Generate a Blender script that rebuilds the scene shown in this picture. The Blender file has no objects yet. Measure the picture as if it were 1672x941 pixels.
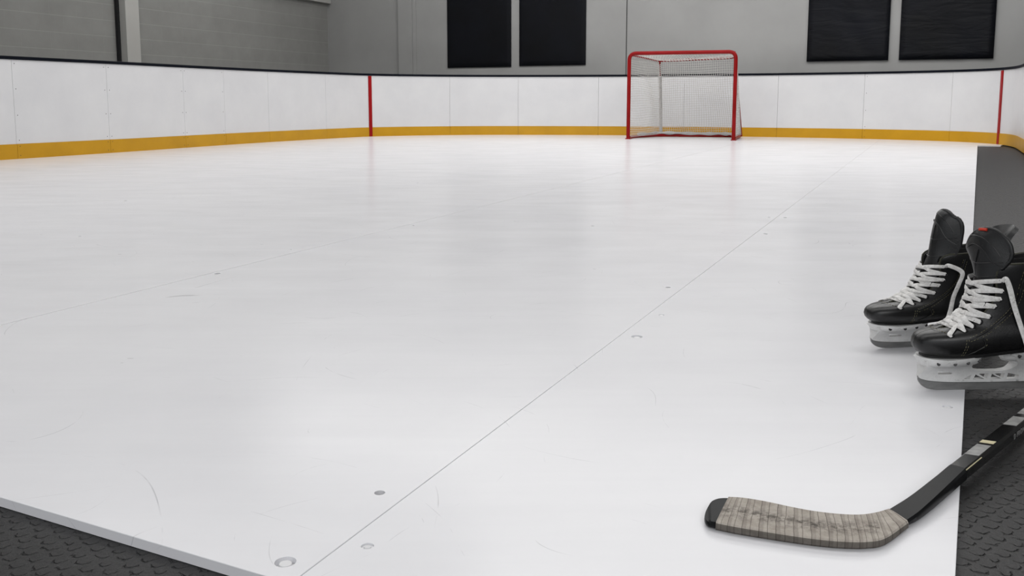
import bpy, bmesh, math, random
from math import sin, cos, pi, radians, sqrt, atan2
from mathutils import Vector, Matrix
from mathutils.geometry import delaunay_2d_cdt
random.seed(7)
SC = bpy.context.scene
C = SC.collection
# ------------------------------------------------------------------ camera
W_, H_, F_ = 1672, 941, 1500.0
VH, V0, CAMZ = 165.0, 355.0, 0.53
PITCH = math.atan((V0 - VH) / F_)
cd = bpy.data.cameras.new('camera'); cam = bpy.data.objects.new('camera', cd); C.objects.link(cam)
cd.sensor_width = 36; cd.lens = 36 * F_ / W_
cd.shift_y = -(H_ / 2 - V0) / W_
cd.clip_start = 0.02; cd.clip_end = 200
cam.location = (0, 0, CAMZ); cam.rotation_euler = (pi/2 - PITCH, 0, 0)
SC.camera = cam

def G(u, v, z=0.0):
    """point where the sight line of a photo position meets the level z (survey of the photograph)"""
    dx, dz, dy = (u - W_/2) / F_, -(v - V0) / F_, 1.0
    c, s = cos(PITCH), sin(PITCH)
    wy = dy * c + dz * s; wz = -dy * s + dz * c
    t = (z - CAMZ) / wz
    return Vector((dx * t, wy * t, z))

# ------------------------------------------------------------------ helpers
def link(o, parent=None):
    C.objects.link(o)
    if parent is not None: o.parent = parent
    return o

def obj(name, bm, mat, parent=None, smooth=None, loc=None):
    me = bpy.data.meshes.new(name)
    bmesh.ops.recalc_face_normals(bm, faces=bm.faces[:])
    if smooth is not None:
        for f in bm.faces: f.smooth = True
        for e in bm.edges:
            if len(e.link_faces) == 2 and e.calc_face_angle(0) > radians(smooth): e.smooth = False
    bm.to_mesh(me); bm.free()
    o = bpy.data.objects.new(name, me)
    if loc is not None: o.location = loc
    if mat: me.materials.append(mat)
    return link(o, parent)

def empty(name, loc, rz=0):
    o = bpy.data.objects.new(name, None); o.empty_display_size = .1
    o.location = loc; o.rotation_euler = (0, 0, rz)
    return link(o)

def tag(o, label=None, cat=None, group=None, kind=None):
    if label: o['label'] = label
    if cat: o['category'] = cat
    if group: o['group'] = group
    if kind: o['kind'] = kind
    return o

def NB(): return bmesh.new()

def add_box(bm, lo, hi, M=None):
    vs = []
    for x in (lo[0], hi[0]):
        for y in (lo[1], hi[1]):
            for z in (lo[2], hi[2]):
                p = Vector((x, y, z)); vs.append(bm.verts.new(M @ p if M else p))
    for q in ((0,1,3,2),(4,6,7,5),(0,4,5,1),(2,3,7,6),(0,2,6,4),(1,5,7,3)):
        bm.faces.new([vs[i] for i in q])

def add_prism(bm, pts, z0, z1):
    a = [bm.verts.new((p[0], p[1], z0)) for p in pts]
    b = [bm.verts.new((p[0], p[1], z1)) for p in pts]
    n = len(pts)
    bm.faces.new(a[::-1]); bm.faces.new(b)
    for i in range(n): bm.faces.new((a[i], a[(i+1) % n], b[(i+1) % n], b[i]))

def cat(pts, n=8, closed=False):
    P = [Vector(p) for p in pts]; out = []
    N = len(P)
    rng = range(N if closed else N - 1)
    for i in rng:
        if closed: p0, p1, p2, p3 = P[i-1], P[i], P[(i+1) % N], P[(i+2) % N]
        else:
            p1, p2 = P[i], P[i+1]
            p0 = P[i-1] if i > 0 else p1*2 - p2
            p3 = P[i+2] if i + 2 < N else p2*2 - p1
        for k in range(n):
            t = k / n
            out.append(.5*((2*p1) + (p2-p0)*t + (2*p0-5*p1+4*p2-p3)*t*t + (3*p1-p0-3*p2+p3)*t**3))
    if not closed: out.append(P[-1].copy())
    return out

def add_tube(bm, pts, r, n=10, closed=False, caps=True):
    P = [Vector(p) for p in pts]; N = len(P); rings = []
    up = None
    for i, p in enumerate(P):
        if closed: t = (P[(i+1) % N] - P[i-1])
        else: t = P[min(i+1, N-1)] - P[max(i-1, 0)]
        t.normalize()
        if up is None:
            a = Vector((0,0,1)) if abs(t.z) < .9 else Vector((1,0,0))
            up = (a - t*a.dot(t)).normalized()
        else:
            up = (up - t*up.dot(t)); up.normalize()
        s = t.cross(up)
        rr = r(i/(N-1)) if callable(r) else r
        rings.append([bm.verts.new(p + (up*cos(2*pi*k/n) + s*sin(2*pi*k/n))*rr) for k in range(n)])
    for i in range(N if closed else N-1):
        a, b = rings[i], rings[(i+1) % N]
        for k in range(n): bm.faces.new((a[k], a[(k+1) % n], b[(k+1) % n], b[k]))
    if caps and not closed:
        bm.faces.new(rings[0][::-1]); bm.faces.new(rings[-1])

def add_sheet(bm, fn, nu, nv, thick=None):
    """grid from fn(u,v)->(point, normal); with thick: closed slab"""
    def grid(off):
        g = []
        for i in range(nu+1):
            row = []
            for j in range(nv+1):
                p, n = fn(i/nu, j/nv)
                row.append(bm.verts.new(p + n*off))
            g.append(row)
        return g
    a = grid(0)
    for i in range(nu):
        for j in range(nv): bm.faces.new((a[i][j], a[i+1][j], a[i+1][j+1], a[i][j+1]))
    if thick:
        b = grid(-thick)
        for i in range(nu):
            for j in range(nv): bm.faces.new((b[i][j], b[i][j+1], b[i+1][j+1], b[i+1][j]))
        for i in range(nu):
            bm.faces.new((a[i][0], b[i][0], b[i+1][0], a[i+1][0]))
            bm.faces.new((a[i][nv], a[i+1][nv], b[i+1][nv], b[i][nv]))
        for j in range(nv):
            bm.faces.new((a[0][j], a[0][j+1], b[0][j+1], b[0][j]))
            bm.faces.new((a[nu][j], b[nu][j], b[nu][j+1], a[nu][j+1]))

def add_ribbon(bm, pts, nrm, w, th=.0012, n=6):
    """flat lace: pts control points, nrm matching outward normals"""
    P = cat(pts, n); Nn = cat(nrm, n); N = len(P); R = []
    for i in range(N):
        t = (P[min(i+1, N-1)] - P[max(i-1, 0)]).normalized()
        nn = Nn[i] - t*Nn[i].dot(t)
        nn.normalize(); s = t.cross(nn)
        row = []
        for (a, b) in ((-1, .0), (-.8, 1), (0, 1.35), (.8, 1), (1, .0), (.8, -.6), (-.8, -.6)):
            row.append(bm.verts.new(P[i] + s*a*w/2 + nn*b*th/2))
        R.append(row)
    m = 7
    for i in range(N-1):
        for k in range(m): bm.faces.new((R[i][k], R[i][(k+1) % m], R[i+1][(k+1) % m], R[i+1][k]))
    bm.faces.new(R[0][::-1]); bm.faces.new(R[-1])

def inside(p, poly):
    x, y = p; c = False; n = len(poly)
    for i in range(n):
        x1, y1 = poly[i][0], poly[i][1]; x2, y2 = poly[i-1][0], poly[i-1][1]
        if (y1 > y) != (y2 > y) and x < (x2-x1)*(y-y1)/(y2-y1)+x1: c = not c
    return c

def add_plate(bm, outline, holes, tfun, step):
    """plate in the xz plane with half thickness tfun(x,z), holes cut through"""
    def dens(poly):
        out = []
        for i in range(len(poly)):
            a, b = Vector(poly[i][:2]), Vector(poly[(i+1) % len(poly)][:2])
            k = max(1, int((b-a).length/step))
            for j in range(k): out.append(a + (b-a)*j/k)
        return out
    loops = [dens(outline)] + [dens(h) for h in holes]
    co = []; ed = []
    for L in loops:
        s = len(co); co += L
        ed += [(s+i, s+(i+1) % len(L)) for i in range(len(L))]
    xs = [p.x for p in loops[0]]; ys = [p.y for p in loops[0]]
    x = min(xs)
    while x < max(xs):
        y = min(ys)
        while y < max(ys):
            if inside((x, y), loops[0]) and not any(inside((x, y), h) for h in loops[1:]):
                if all((Vector((x, y))-q).length > step*.55 for q in co[:]): co.append(Vector((x, y)))
            y += step
        x += step
    vs, es, fs, *_ = delaunay_2d_cdt(co, ed, [], 0, 1e-7)
    keep = []
    for f in fs:
        c = sum((vs[i] for i in f), Vector((0, 0)))/len(f)
        if inside(c, loops[0]) and not any(inside(c, h) for h in loops[1:]): keep.append(f)
    A = {}; B = {}
    for f in keep:
        for i in f:
            if i not in A:
                t = tfun(vs[i].x, vs[i].y)
                A[i] = bm.verts.new((vs[i].x, t, vs[i].y)); B[i] = bm.verts.new((vs[i].x, -t, vs[i].y))
    cnt = {}
    for f in keep:
        bm.faces.new([A[i] for i in f]); bm.faces.new([B[i] for i in f[::-1]])
        for k in range(len(f)):
            e = (f[k], f[(k+1) % len(f)]); cnt[e] = 1
    for (a, b) in cnt:
        if (b, a) not in cnt: bm.faces.new((A[a], B[a], B[b], A[b]))

# ------------------------------------------------------------------ materials
def lin(c):
    return tuple(((x/255)/12.92 if x/255 <= .04045 else ((x/255+.055)/1.055)**2.4) for x in c) + (1,)

class MT:
    def __init__(s, name, col, rough=.5, metal=0, spec=.5):
        s.m = bpy.data.materials.new(name); s.m.use_nodes = True
        s.n = s.m.node_tree.nodes; s.l = s.m.node_tree.links
        s.b = s.n['Principled BSDF']
        s.b.inputs['Base Color'].default_value = lin(col)
        s.b.inputs['Roughness'].default_value = rough
        s.b.inputs['Metallic'].default_value = metal
        s.b.inputs['Specular IOR Level'].default_value = spec
        s.tc = s.n.new('ShaderNodeTexCoord')
    def new(s, t, **k):
        n = s.n.new(t)
        for a, b in k.items(): setattr(n, a, b)
        return n
    def map(s, scale=(1,1,1), rot=(0,0,0), src=None):
        m = s.new('ShaderNodeMapping'); m.inputs['Scale'].default_value = scale; m.inputs['Rotation'].default_value = rot
        s.l.new(src or s.tc.outputs['Object'], m.inputs['Vector']); return m.outputs[0]
    def noise(s, scale, detail=4, rough=.5, vec=None, dist=0):
        n = s.new('ShaderNodeTexNoise'); n.inputs['Scale'].default_value = scale
        n.inputs['Detail'].default_value = detail; n.inputs['Roughness'].default_value = rough
        n.inputs['Distortion'].default_value = dist
        s.l.new(vec or s.tc.outputs['Object'], n.inputs['Vector']); return n.outputs[0]
    def ramp(s, fac, stops):
        r = s.new('ShaderNodeValToRGB'); e = r.color_ramp.elements
        while len(e) < len(stops): e.new(.5)
        for i, (p, c) in enumerate(stops):
            e[i].position = p; e[i].color = lin(c) if len(c) == 3 and max(c) > 1.001 else tuple(c)+(1,)
        s.l.new(fac, r.inputs[0]); return r.outputs[0]
    def math(s, op, a, b=0.0, c=None, clamp=False):
        m = s.new('ShaderNodeMath', operation=op); m.use_clamp = clamp
        for i, v in enumerate((a, b) if c is None else (a, b, c)):
            if hasattr(v, 'links'): s.l.new(v, m.inputs[i])
            else: m.inputs[i].default_value = v
        return m.outputs[0]
    def mix(s, fac, a, b, mode='MIX'):
        m = s.new('ShaderNodeMix', data_type='RGBA', blend_type=mode)
        for sk, v in ((m.inputs[0], fac), (m.inputs[6], a), (m.inputs[7], b)):
            if hasattr(v, 'links'): s.l.new(v, sk)
            elif isinstance(v, (int, float)): sk.default_value = v
            else: sk.default_value = lin(v)
        return m.outputs[2]
    def color(s, o): s.l.new(o, s.b.inputs['Base Color'])
    def rough(s, o): s.l.new(o, s.b.inputs['Roughness'])
    def bump(s, h, strength=.3, dist=.01):
        b = s.new('ShaderNodeBump'); b.inputs['Strength'].default_value = strength; b.inputs['Distance'].default_value = dist
        s.l.new(h, b.inputs['Height']); s.l.new(b.outputs[0], s.b.inputs['Normal'])
    def xyz(s, src=None):
        x = s.new('ShaderNodeSeparateXYZ'); s.l.new(src or s.tc.outputs['Object'], x.inputs[0]); return x.outputs
    def attr(s, name):
        a = s.new('ShaderNodeAttribute'); a.attribute_name = name; return a.outputs['Fac']

def simple(name, col, rough=.5, metal=0, spec=.5, nz=None, bump=0, bs=200):
    m = MT(name, col, rough, metal, spec)
    lo = tuple(max(0, c-(nz or 6)) for c in col); hi = tuple(min(255, c+(nz or 6)) for c in col)
    m.color(m.ramp(m.noise(bs*.15, 5), [(.3, lo), (.7, hi)]))
    if bump: m.bump(m.noise(bs, 6, .6), bump, .002)
    return m.m

# synthetic ice sheet
def ice_material():
    m = MT('white_ice_plastic', (236, 236, 240), .2, 0, .3)
    c = m.ramp(m.noise(1.3, 8, .65), [(.3, (231, 231, 235)), (.7, (238, 238, 241))])
    # long faint skating streaks in several directions
    for k, (ang, sc, st) in enumerate(((.15, (.8, 5, 1), .09), (-.5, (.7, 18, 1), .06), (1.1, (1.0, 16, 1), .06), (2.3, (.9, 26, 1), .05))):
        v = m.map(sc, (0, 0, ang))
        n = m.noise(1.7, 3.5, .6, v, .2)
        f = m.math('MULTIPLY', m.ramp(n, [(.45, (0,0,0)), (.95, (1,1,1))]), st)
        c = m.mix(f, c, (205, 205, 210))
        n2 = m.noise(2.1, 3.5, .6, v, .2)
        f2 = m.math('MULTIPLY', m.ramp(n2, [(.45, (0,0,0)), (.95, (1,1,1))]), st*.9)
        c = m.mix(f2, c, (245, 245, 247))
    # thin curved scratches : narrow level bands of smooth noise, broken up
    for k, (s, w, st) in enumerate(((.9, .0003, .4), (1.7, .0005, .4), (2.9, .0008, .35), (1.3, .0004, .35), (2.3, .0006, .35), (3.6, .0010, .3))):
        v = m.map((1, 1, 1), (0, 0, k*1.3))
        n = m.noise(s, 0, .5, v)
        d = m.math('ABSOLUTE', m.math('SUBTRACT', n, .46+.03*k))
        line = m.math('LESS_THAN', d, w)
        br = m.ramp(m.noise(3.1+k, 4, .6, v), [(.55, (0,0,0)), (.63, (1,1,1))])
        c = m.mix(m.math('MULTIPLY', m.math('MULTIPLY', line, br), st), c, (150, 150, 156))
    # little nicks
    v = m.map((1, 2.2, 1), (0, 0, .6))
    vo = m.new('ShaderNodeTexVoronoi'); vo.inputs['Scale'].default_value = 5; m.l.new(v, vo.inputs['Vector'])
    nk = m.math('LESS_THAN', vo.outputs['Distance'], .035)
    nk = m.math('MULTIPLY', nk, m.ramp(m.noise(4, 3), [(.58, (0,0,0)), (.62, (1,1,1))]))
    c = m.mix(m.math('MULTIPLY', nk, .45), c, (140, 140, 146))
    m.color(c)
    m.rough(m.math('ADD', m.math('MULTIPLY', m.noise(2.5, 5, .6, m.map((1, 2.5, 1), (0, 0, .2))), .13), .165))
    return m.m

def mat_rubber():
    m = MT('black_textured_rubber', (50, 50, 51), .5, 0, .4)
    P = .030; Q = .0150
    wob = m.noise(34, 4, .65)
    wob2 = m.noise(9, 2, .5)
    rot = m.map((1, 1, 1), (0, 0, radians(6)))
    x, y, z = m.xyz(rot)
    X = m.math('ADD', m.math('DIVIDE', x, P), m.math('MULTIPLY', m.math('SUBTRACT', wob, .5), .9))
    Y = m.math('ADD', m.math('DIVIDE', y, Q), m.math('MULTIPLY', m.math('ADD', m.math('SUBTRACT', wob2, .5), m.math('MULTIPLY', m.math('SUBTRACT', m.noise(48, 3, .6), .5), .5)), 1.6))
    row = m.math('FLOOR', Y)
    off = m.math('MULTIPLY', m.math('MODULO', row, 2.0), .5)
    fx = m.math('SUBTRACT', m.math('FRACT', m.math('ADD', X, off)), .5)
    fy = m.math('SUBTRACT', m.math('FRACT', Y), .5)
    # a scale-like chevron: distance from curve fy = 1.6*fx^2 - .2
    cur = m.math('SUBTRACT', m.math('MULTIPLY', m.math('MULTIPLY', fx, fx), 6.5), .16)
    d = m.math('ABSOLUTE', m.math('SUBTRACT', fy, cur))
    h = m.math('SUBTRACT', 1, m.math('DIVIDE', d, .16), clamp=True)
    endm = m.math('SUBTRACT', 1, m.math('MULTIPLY', m.math('POWER', m.math('ABSOLUTE', m.math('MULTIPLY', fx, 3.4)), 6), 1), clamp=True)
    rough_n = m.ramp(m.noise(60, 3, .6), [(.35, (.25,.25,.25)), (.55, (1,1,1))])
    h = m.math('MULTIPLY', m.math('MULTIPLY', h, endm), rough_n)
    base = m.math('ADD', m.math('MULTIPLY', h, -1.0), m.math('MULTIPLY', m.noise(180, 5, .6), .22))
    m.bump(base, .9, .006)
    c = m.ramp(m.noise(14, 6, .7), [(.3, (26, 26, 27)), (.7, (38, 38, 39))])
    c = m.mix(m.math('MULTIPLY', h, .6), c, (16, 16, 17))  # grooves painted darker, their shade put into the rubber colour
    c = m.mix(m.math('MULTIPLY', m.ramp(m.noise(700, 2), [(.6, (0,0,0)), (.7, (1,1,1))]), .35), c, (95, 95, 93))
    m.color(c)
    return m.m

def mat_leather(name, col, rough, bmp=.28):
    m = MT(name, col, rough, 0, .5)
    hi = tuple(c+14 for c in col)
    m.color(m.mix(m.math('MULTIPLY', m.ramp(m.noise(35, 7, .75), [(.5, (0,0,0)), (.75, (1,1,1))]), .6), col, hi))
    vo = m.new('ShaderNodeTexVoronoi'); vo.inputs['Scale'].default_value = 420; m.l.new(m.tc.outputs['Object'], vo.inputs['Vector'])
    h = m.math('ADD', m.math('MULTIPLY', vo.outputs['Distance'], .35), m.noise(28, 5, .6))
    m.bump(h, bmp, .0015)
    m.rough(m.math('ADD', m.math('MULTIPLY', m.noise(50, 5, .7), .3), rough-.15))
    return m.m

def mat_lace():
    m = MT('woven_white_lace', (214, 213, 211), .85, 0, .2)
    c = m.ramp(m.noise(120, 5, .7), [(.35, (206, 204, 201)), (.6, (238, 237, 235))])
    c = m.mix(m.math('MULTIPLY', m.ramp(m.noise(170, 3, .6), [(.64, (0,0,0)), (.70, (1,1,1))]), .55), c, (90, 86, 82))
    m.color(c); m.bump(m.noise(900, 2), .4, .0006)
    return m.m

def mat_steel():
    m = MT('scuffed_runner_steel', (165, 165, 165), .36, .35)
    m.color(m.ramp(m.noise(60, 6, .7, m.map((.3, 1, 1))), [(.3, (116, 116, 116)), (.7, (150, 150, 149))]))
    m.bump(m.noise(900, 2, .5, m.map((.05, 1, 1))), .1, .0005)
    return m.m

def mat_holder():
    m = MT('scuffed_white_plastic', (215, 215, 214), .33)
    c = m.ramp(m.noise(40, 6, .7), [(.3, (205, 205, 204)), (.7, (226, 226, 225))])
    c = m.mix(m.math('MULTIPLY', m.ramp(m.noise(95, 6, .8), [(.60, (0,0,0)), (.68, (1,1,1))]), .5), c, (120, 118, 114))
    m.color(c); m.bump(m.noise(150, 4), .08, .001)
    return m.m

def mat_tape():
    m = MT('worn_cloth_tape', (150, 142, 133), .9, 0, .15)
    s = m.attr('along'); t = m.attr('across')
    wr = m.math('MULTIPLY', s, 25)
    wr = m.math('ADD', wr, m.math('MULTIPLY', m.noise(30, 3), .5))
    fr = m.math('FRACT', wr)
    line = m.math('LESS_THAN', fr, .10)
    c = m.ramp(m.noise(55, 6, .7), [(.3, (158, 150, 141)), (.7, (192, 185, 176))])
    alt = m.math('LESS_THAN', m.math('FRACT', m.math('MULTIPLY', wr, .5)), .28)
    c = m.mix(m.math('MULTIPLY', alt, .30), c, (110, 103, 96))
    c = m.mix(m.math('MULTIPLY', line, .55), c, (78, 72, 67))
    # puck marks along the middle
    mid = m.math('SUBTRACT', 1, m.math('MULTIPLY', m.math('ABSOLUTE', m.math('SUBTRACT', t, .55)), 3.2), clamp=True)
    mid = m.math('MULTIPLY', mid, m.math('LESS_THAN', s, .86))
    st = m.math('MULTIPLY', mid, m.ramp(m.noise(95, 5, .75), [(.42, (0,0,0)), (.62, (1,1,1))]))
    c = m.mix(m.math('MULTIPLY', st, .85), c, (62, 58, 55))
    c = m.mix(m.math('MULTIPLY', m.math('GREATER_THAN', t, .985), .72), c, (48, 45, 42))  # side face painted darker, its shade put into the tape colour
    m.color(c)
    m.bump(m.math('ADD', m.math('MULTIPLY', fr, .5), m.noise(500, 2)), .5, .0012)
    return m.m

def mat_blocks():
    m = MT('painted_grey_blockwork', (150, 150, 147), .8, 0, .2)
    x, y, z = m.xyz()
    # courses .215 m high, blocks .43 m long, in the wall's own coordinates (x runs along it)
    r = m.math('DIVIDE', m.math('SUBTRACT', z, .972), .215)
    fr = m.math('ABSOLUTE', m.math('SUBTRACT', m.math('FRACT', r), .5))
    hl = m.math('GREATER_THAN', fr, .475)
    q = m.math('ADD', m.math('DIVIDE', x, .43), m.math('MULTIPLY', m.math('MODULO', m.math('FLOOR', r), 2.0), .5))
    fq = m.math('ABSOLUTE', m.math('SUBTRACT', m.math('FRACT', q), .5))
    vl = m.math('MULTIPLY', m.math('GREATER_THAN', fq, .49), .25)
    j = m.math('MAXIMUM', hl, vl)
    c = m.ramp(m.noise(2.5, 7, .6), [(.3, (144, 144, 141)), (.7, (155, 155, 152))])
    c = m.mix(m.math('MULTIPLY', j, .2), c, (196, 196, 192))
    m.color(c)
    m.bump(m.math('ADD', m.math('MULTIPLY', j, -.6), m.math('MULTIPLY', m.noise(60, 5), .4)), .4, .006)
    return m.m

def mat_paint(name, col, v=5):
    m = MT(name, col, .7, 0, .25)
    m.color(m.ramp(m.noise(1.1, 6, .55), [(.3, tuple(c-v for c in col)), (.7, tuple(c+v for c in col))]))
    m.bump(m.noise(90, 4), .06, .002)
    return m.m

def mat_board():
    m = MT('white_board_plastic', (216, 216, 217), .32, 0, .4)
    c = m.ramp(m.noise(2.2, 7, .6), [(.3, (211, 211, 213)), (.7, (219, 219, 220))])
    c = m.mix(m.math('MULTIPLY', m.ramp(m.noise(7, 7, .8, m.map((3, 3, 1))), [(.66, (0,0,0)), (.72, (1,1,1))]), .18), c, (170, 170, 172))
    m.color(c); m.bump(m.noise(3, 3), .05, .02)
    return m.m

def mat_yellow():
    m = MT('yellow_kick_plastic', (200, 148, 30), .38, 0, .4)
    c = m.ramp(m.noise(3, 6, .6), [(.3, (187, 138, 8)), (.7, (199, 148, 14))])
    c = m.mix(m.math('MULTIPLY', m.ramp(m.noise(22, 7, .8), [(.62, (0,0,0)), (.70, (1,1,1))]), .35), c, (130, 94, 25))
    m.color(c)
    return m.m

def mat_pad(name, wr):
    m = MT(name, (13, 14, 17), .6, 0, .15)
    m.color(m.ramp(m.noise(1.5, 5), [(.3, (11, 12, 15)), (.7, (15, 17, 24))]))
    if wr:
        m.bump(m.noise(2.2, 5, .55, m.map((.7, .7, 3.2), (0, .25, 0)), .9), .5, .03)
        m.b.inputs['Roughness'].default_value = .42
    else: m.bump(m.noise(40, 5), .1, .01)
    return m.m

M = dict(
    ice=ice_material(), rubber=mat_rubber(), board=mat_board(), yellow=mat_yellow(),
    navy=simple('navy_cap_plastic', (5, 9, 20), .5, spec=.1, nz=3, bs=20),
    redline=simple('red_line_plastic', (150, 10, 16), .45, spec=.2, nz=5, bs=20),
    seam=simple('grey_joint_filler', (184, 184, 185), .8, nz=4),
    screw=simple('dull_screw_head', (70, 66, 60), .5, .3),
    block=mat_blocks(), wall=mat_paint('grey_wall_paint', (161, 161, 160)),
    wall2=mat_paint('pale_column_paint', (190, 189, 185)), ceil=mat_paint('white_ceiling_paint', (200, 200, 198)),
    dark=simple('shadow_joint_black', (36, 36, 38), .9, nz=2),
    pad=mat_pad('flat_black_panel', False), vinyl=mat_pad('wrinkled_black_vinyl', True),
    red=simple('red_goal_enamel', (136, 5, 8), .4, spec=.2, nz=8, bs=30, bump=.05),
    net=simple('white_net_cord', (200, 198, 194), .9, nz=8), skirt=simple('grey_white_pad', (188, 186, 184), .8, nz=8),
    leather=mat_leather('black_scuffed_leather', (17, 17, 18), .42), cap=mat_leather('black_toe_cap_plastic', (21, 21, 22), .34, .10),
    felt=mat_leather('black_tongue_vinyl', (15, 16, 18), .42), liner=simple('black_liner_cloth', (12, 12, 13), .95, nz=3),
    trim=simple('olive_edge_binding', (50, 50, 38), .7, nz=10, bs=300), stitch=simple('olive_stitch_thread', (112, 108, 82), .8, nz=18, bs=600),
    lace=mat_lace(), steel=mat_steel(), holder=mat_holder(), rivet=simple('dark_rivet_metal', (74, 74, 74), .35, .8),
    eyelet=simple('black_eyelet_metal', (40, 40, 42), .3, .7), hole=simple('eyelet_hole_black', (3, 3, 3), .9, nz=1),
    orange=simple('orange_red_tag', (190, 50, 25), .6),
    tape=mat_tape(), blade=simple('matt_black_carbon', (17, 18, 20), .42, spec=.14, nz=4, bs=60, bump=.05),
    shaft=simple('glossy_black_carbon', (14, 14, 15), .16, nz=3, bs=60), decal=simple('worn_silver_decal', (140, 140, 139), .4, nz=22, bs=500),
    gold=simple('pale_gold_bar_and_highlight', (205, 196, 160), .4, nz=15), plug=simple('white_screw_plug', (226, 226, 228), .5, nz=5),
)

# ------------------------------------------------------------------ rink boards : plan curve
bpx = [(0,261.5),(200,248.5),(400,234.6),(540,226.2),(604,222.9),(700,221),(800,220.2),(900,220.3),(1020,220.9),
       (1240,223.6),(1400,226.5),(1500,229.2),(1590,232.6),(1629,235.6),(1655,239.5),(1672,250)]
bw = [G(u, v) for u, v in bpx]
d = (bw[0]-bw[2]).normalized()
pre = [bw[0]+d*t for t in (7.2, 5, 3, 1.3)]
d2 = (Vector((-.44, -1, 0))).normalized()
post = [bw[-1]+d2*t for t in (1.2, 3, 5, 7.5)]
curve = cat(pre+bw+post, 14)
# resample evenly, smoothing
def resample(P, step):
    out = [P[0].copy()]; acc = 0
    for a, b in zip(P, P[1:]):
        L = (b-a).length; 
        while acc + L >= step:
            t = (step-acc)/L; a = a + (b-a)*t; out.append(a.copy()); L = (b-a).length; acc = 0
            if L < 1e-9: break
        acc += L
    return out
curve = resample(curve, .06)
for it in range(40):
    curve = [curve[0]] + [(curve[i-1]+curve[i]*2+curve[i+1])/4 for i in range(1, len(curve)-1)] + [curve[-1]]
def outn(i):
    t = curve[min(i+1, len(curve)-1)] - curve[max(i-1, 0)]
    n = Vector((-t.y, t.x, 0)).normalized()      # away from the rink
    return n
NRM = [outn(i) for i in range(len(curve))]
def uof(p): return W_/2 + F_*p.x/(p.y*cos(PITCH)+(CAMZ)*sin(PITCH)) if p.y > .3 else (-9999 if p.x < 0 else 9999)
def idx_of_u(u):
    best = min(range(len(curve)), key=lambda i: abs(uof(curve[i])-u) if curve[i].y > 5 else 1e9)
    return best
def strip(bm, i0, i1, z0, z1, inn, out, fine=1):
    """slab following the rink curve from sample i0 to i1"""
    a = []
    for i in range(i0, i1+1):
        p, n = curve[i], NRM[i]
        a.append([bm.verts.new((p+n*o).to_tuple()[:2]+(z,)) for o, z in ((-inn, z0), (-inn, z1), (out, z1), (out, z0))])
    for q, r in zip(a, a[1:]):
        for k in range(4): bm.faces.new((q[k], q[(k+1) % 4], r[(k+1) % 4], r[k]))
    bm.faces.new(a[0][::-1]); bm.faces.new(a[-1])

seam_u = [30, 182, 305, 371, 442, 535, 738, 847, 979, 1115, 1271, 1406, 1548]
cuts = [idx_of_u(u) for u in seam_u]
first, last = 0, len(curve)-1
extra_l = [max(0, cuts[0]-int(2.4/.06)*k) for k in (3, 2, 1)]
cuts = sorted(set([0] + [c for c in extra_l if c > 8] + cuts + [idx_of_u(1672)+18, idx_of_u(1672)+58, last]))
descr = {}
red_i = [idx_of_u(604), idx_of_u(1630)]
def trim_strip(bm, i0, i1, gap, z0, z1, inn, out):
    strip(bm, i0, i1, z0, z1, inn, out)
    # open the joint a little: pull the end rings in
    bm.verts.ensure_lookup_table()
    n = len(bm.verts)
    base = n - 4*(i1-i0+1)
    for k in range(4):
        for a, b in ((base+k, base+4+k), (n-4+k, n-8+k)):
            d = (bm.verts[b].co-bm.verts[a].co)
            bm.verts[a].co += d.normalized()*gap
NAMES = []
k = 0
mids = []
for i0, i1 in zip(cuts, cuts[1:]):
    if i1-i0 < 3: continue
    u0, u1 = uof(curve[i0]), uof(curve[i1])
    root = empty('rink_board', (0, 0, 0))
    bm = NB(); trim_strip(bm, i0, i1, .0014, .137, .905, 0, .04); obj('board_panel', bm, M['board'], root, smooth=30)
    bm = NB(); trim_strip(bm, i0, i1, .0015, .0, .137, .006, .04); obj('kick_plate', bm, M['yellow'], root, smooth=30)
    for r in red_i:
        if i0 < r < i1:
            bm = NB()
            p = curve[r]; n = NRM[r]; t = Vector((n.y, -n.x, 0))
            if r == red_i[0]: Mx = Matrix((( t.x, n.x, 0, p.x), (t.y, n.y, 0, p.y), (0, 0, 1, 0), (0, 0, 0, 1)))
            else: Mx = Matrix((( t.x, n.x, 0, p.x), (t.y, n.y, 0, p.y), (0, 0, 1, 0), (0, 0, 0, 1)))
            w = .028 if r == red_i[0] else .026
            add_box(bm, (-w, -.012, .004), (w, .012, .9), Mx)
            tag(obj('goal_line_stripe', bm, M['redline'], root), 'vertical red stripe painted down the board')
    # screws beside the joints, on the part the photo shows closely
    if -150 < u0 < 320 or 1380 < u0 < 1420:
        for (ii, sg) in ((i0, 1), (i1, -1)):
            if sg == -1 and u1 > 560: continue
            p = curve[ii]; n = NRM[ii]; t = (curve[ii+sg]-curve[ii]).normalized()
            for z in (.03, .115, .17, .40, .64, .87):
                bm = NB()
                c = p + t*.03 - n*(.0065 if z < .137 else .0005)
                Mx = Matrix.Translation((c.x, c.y, z)) @ Matrix.Rotation(atan2(n.y, n.x)-pi/2, 4, 'Z') @ Matrix.Rotation(pi/2, 4, 'X')
                bmesh.ops.create_cone(bm, cap_ends=True, segments=10, radius1=.005, radius2=.0035, depth=.002, matrix=Mx)
                obj('screw', bm, M['screw'], root)
    mids.append((root, u0, u1, i0, i1))
vis = [m for m in mids if m[2] > 0 and m[1] < 1672 and curve[m[3]].y > 4]
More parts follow.
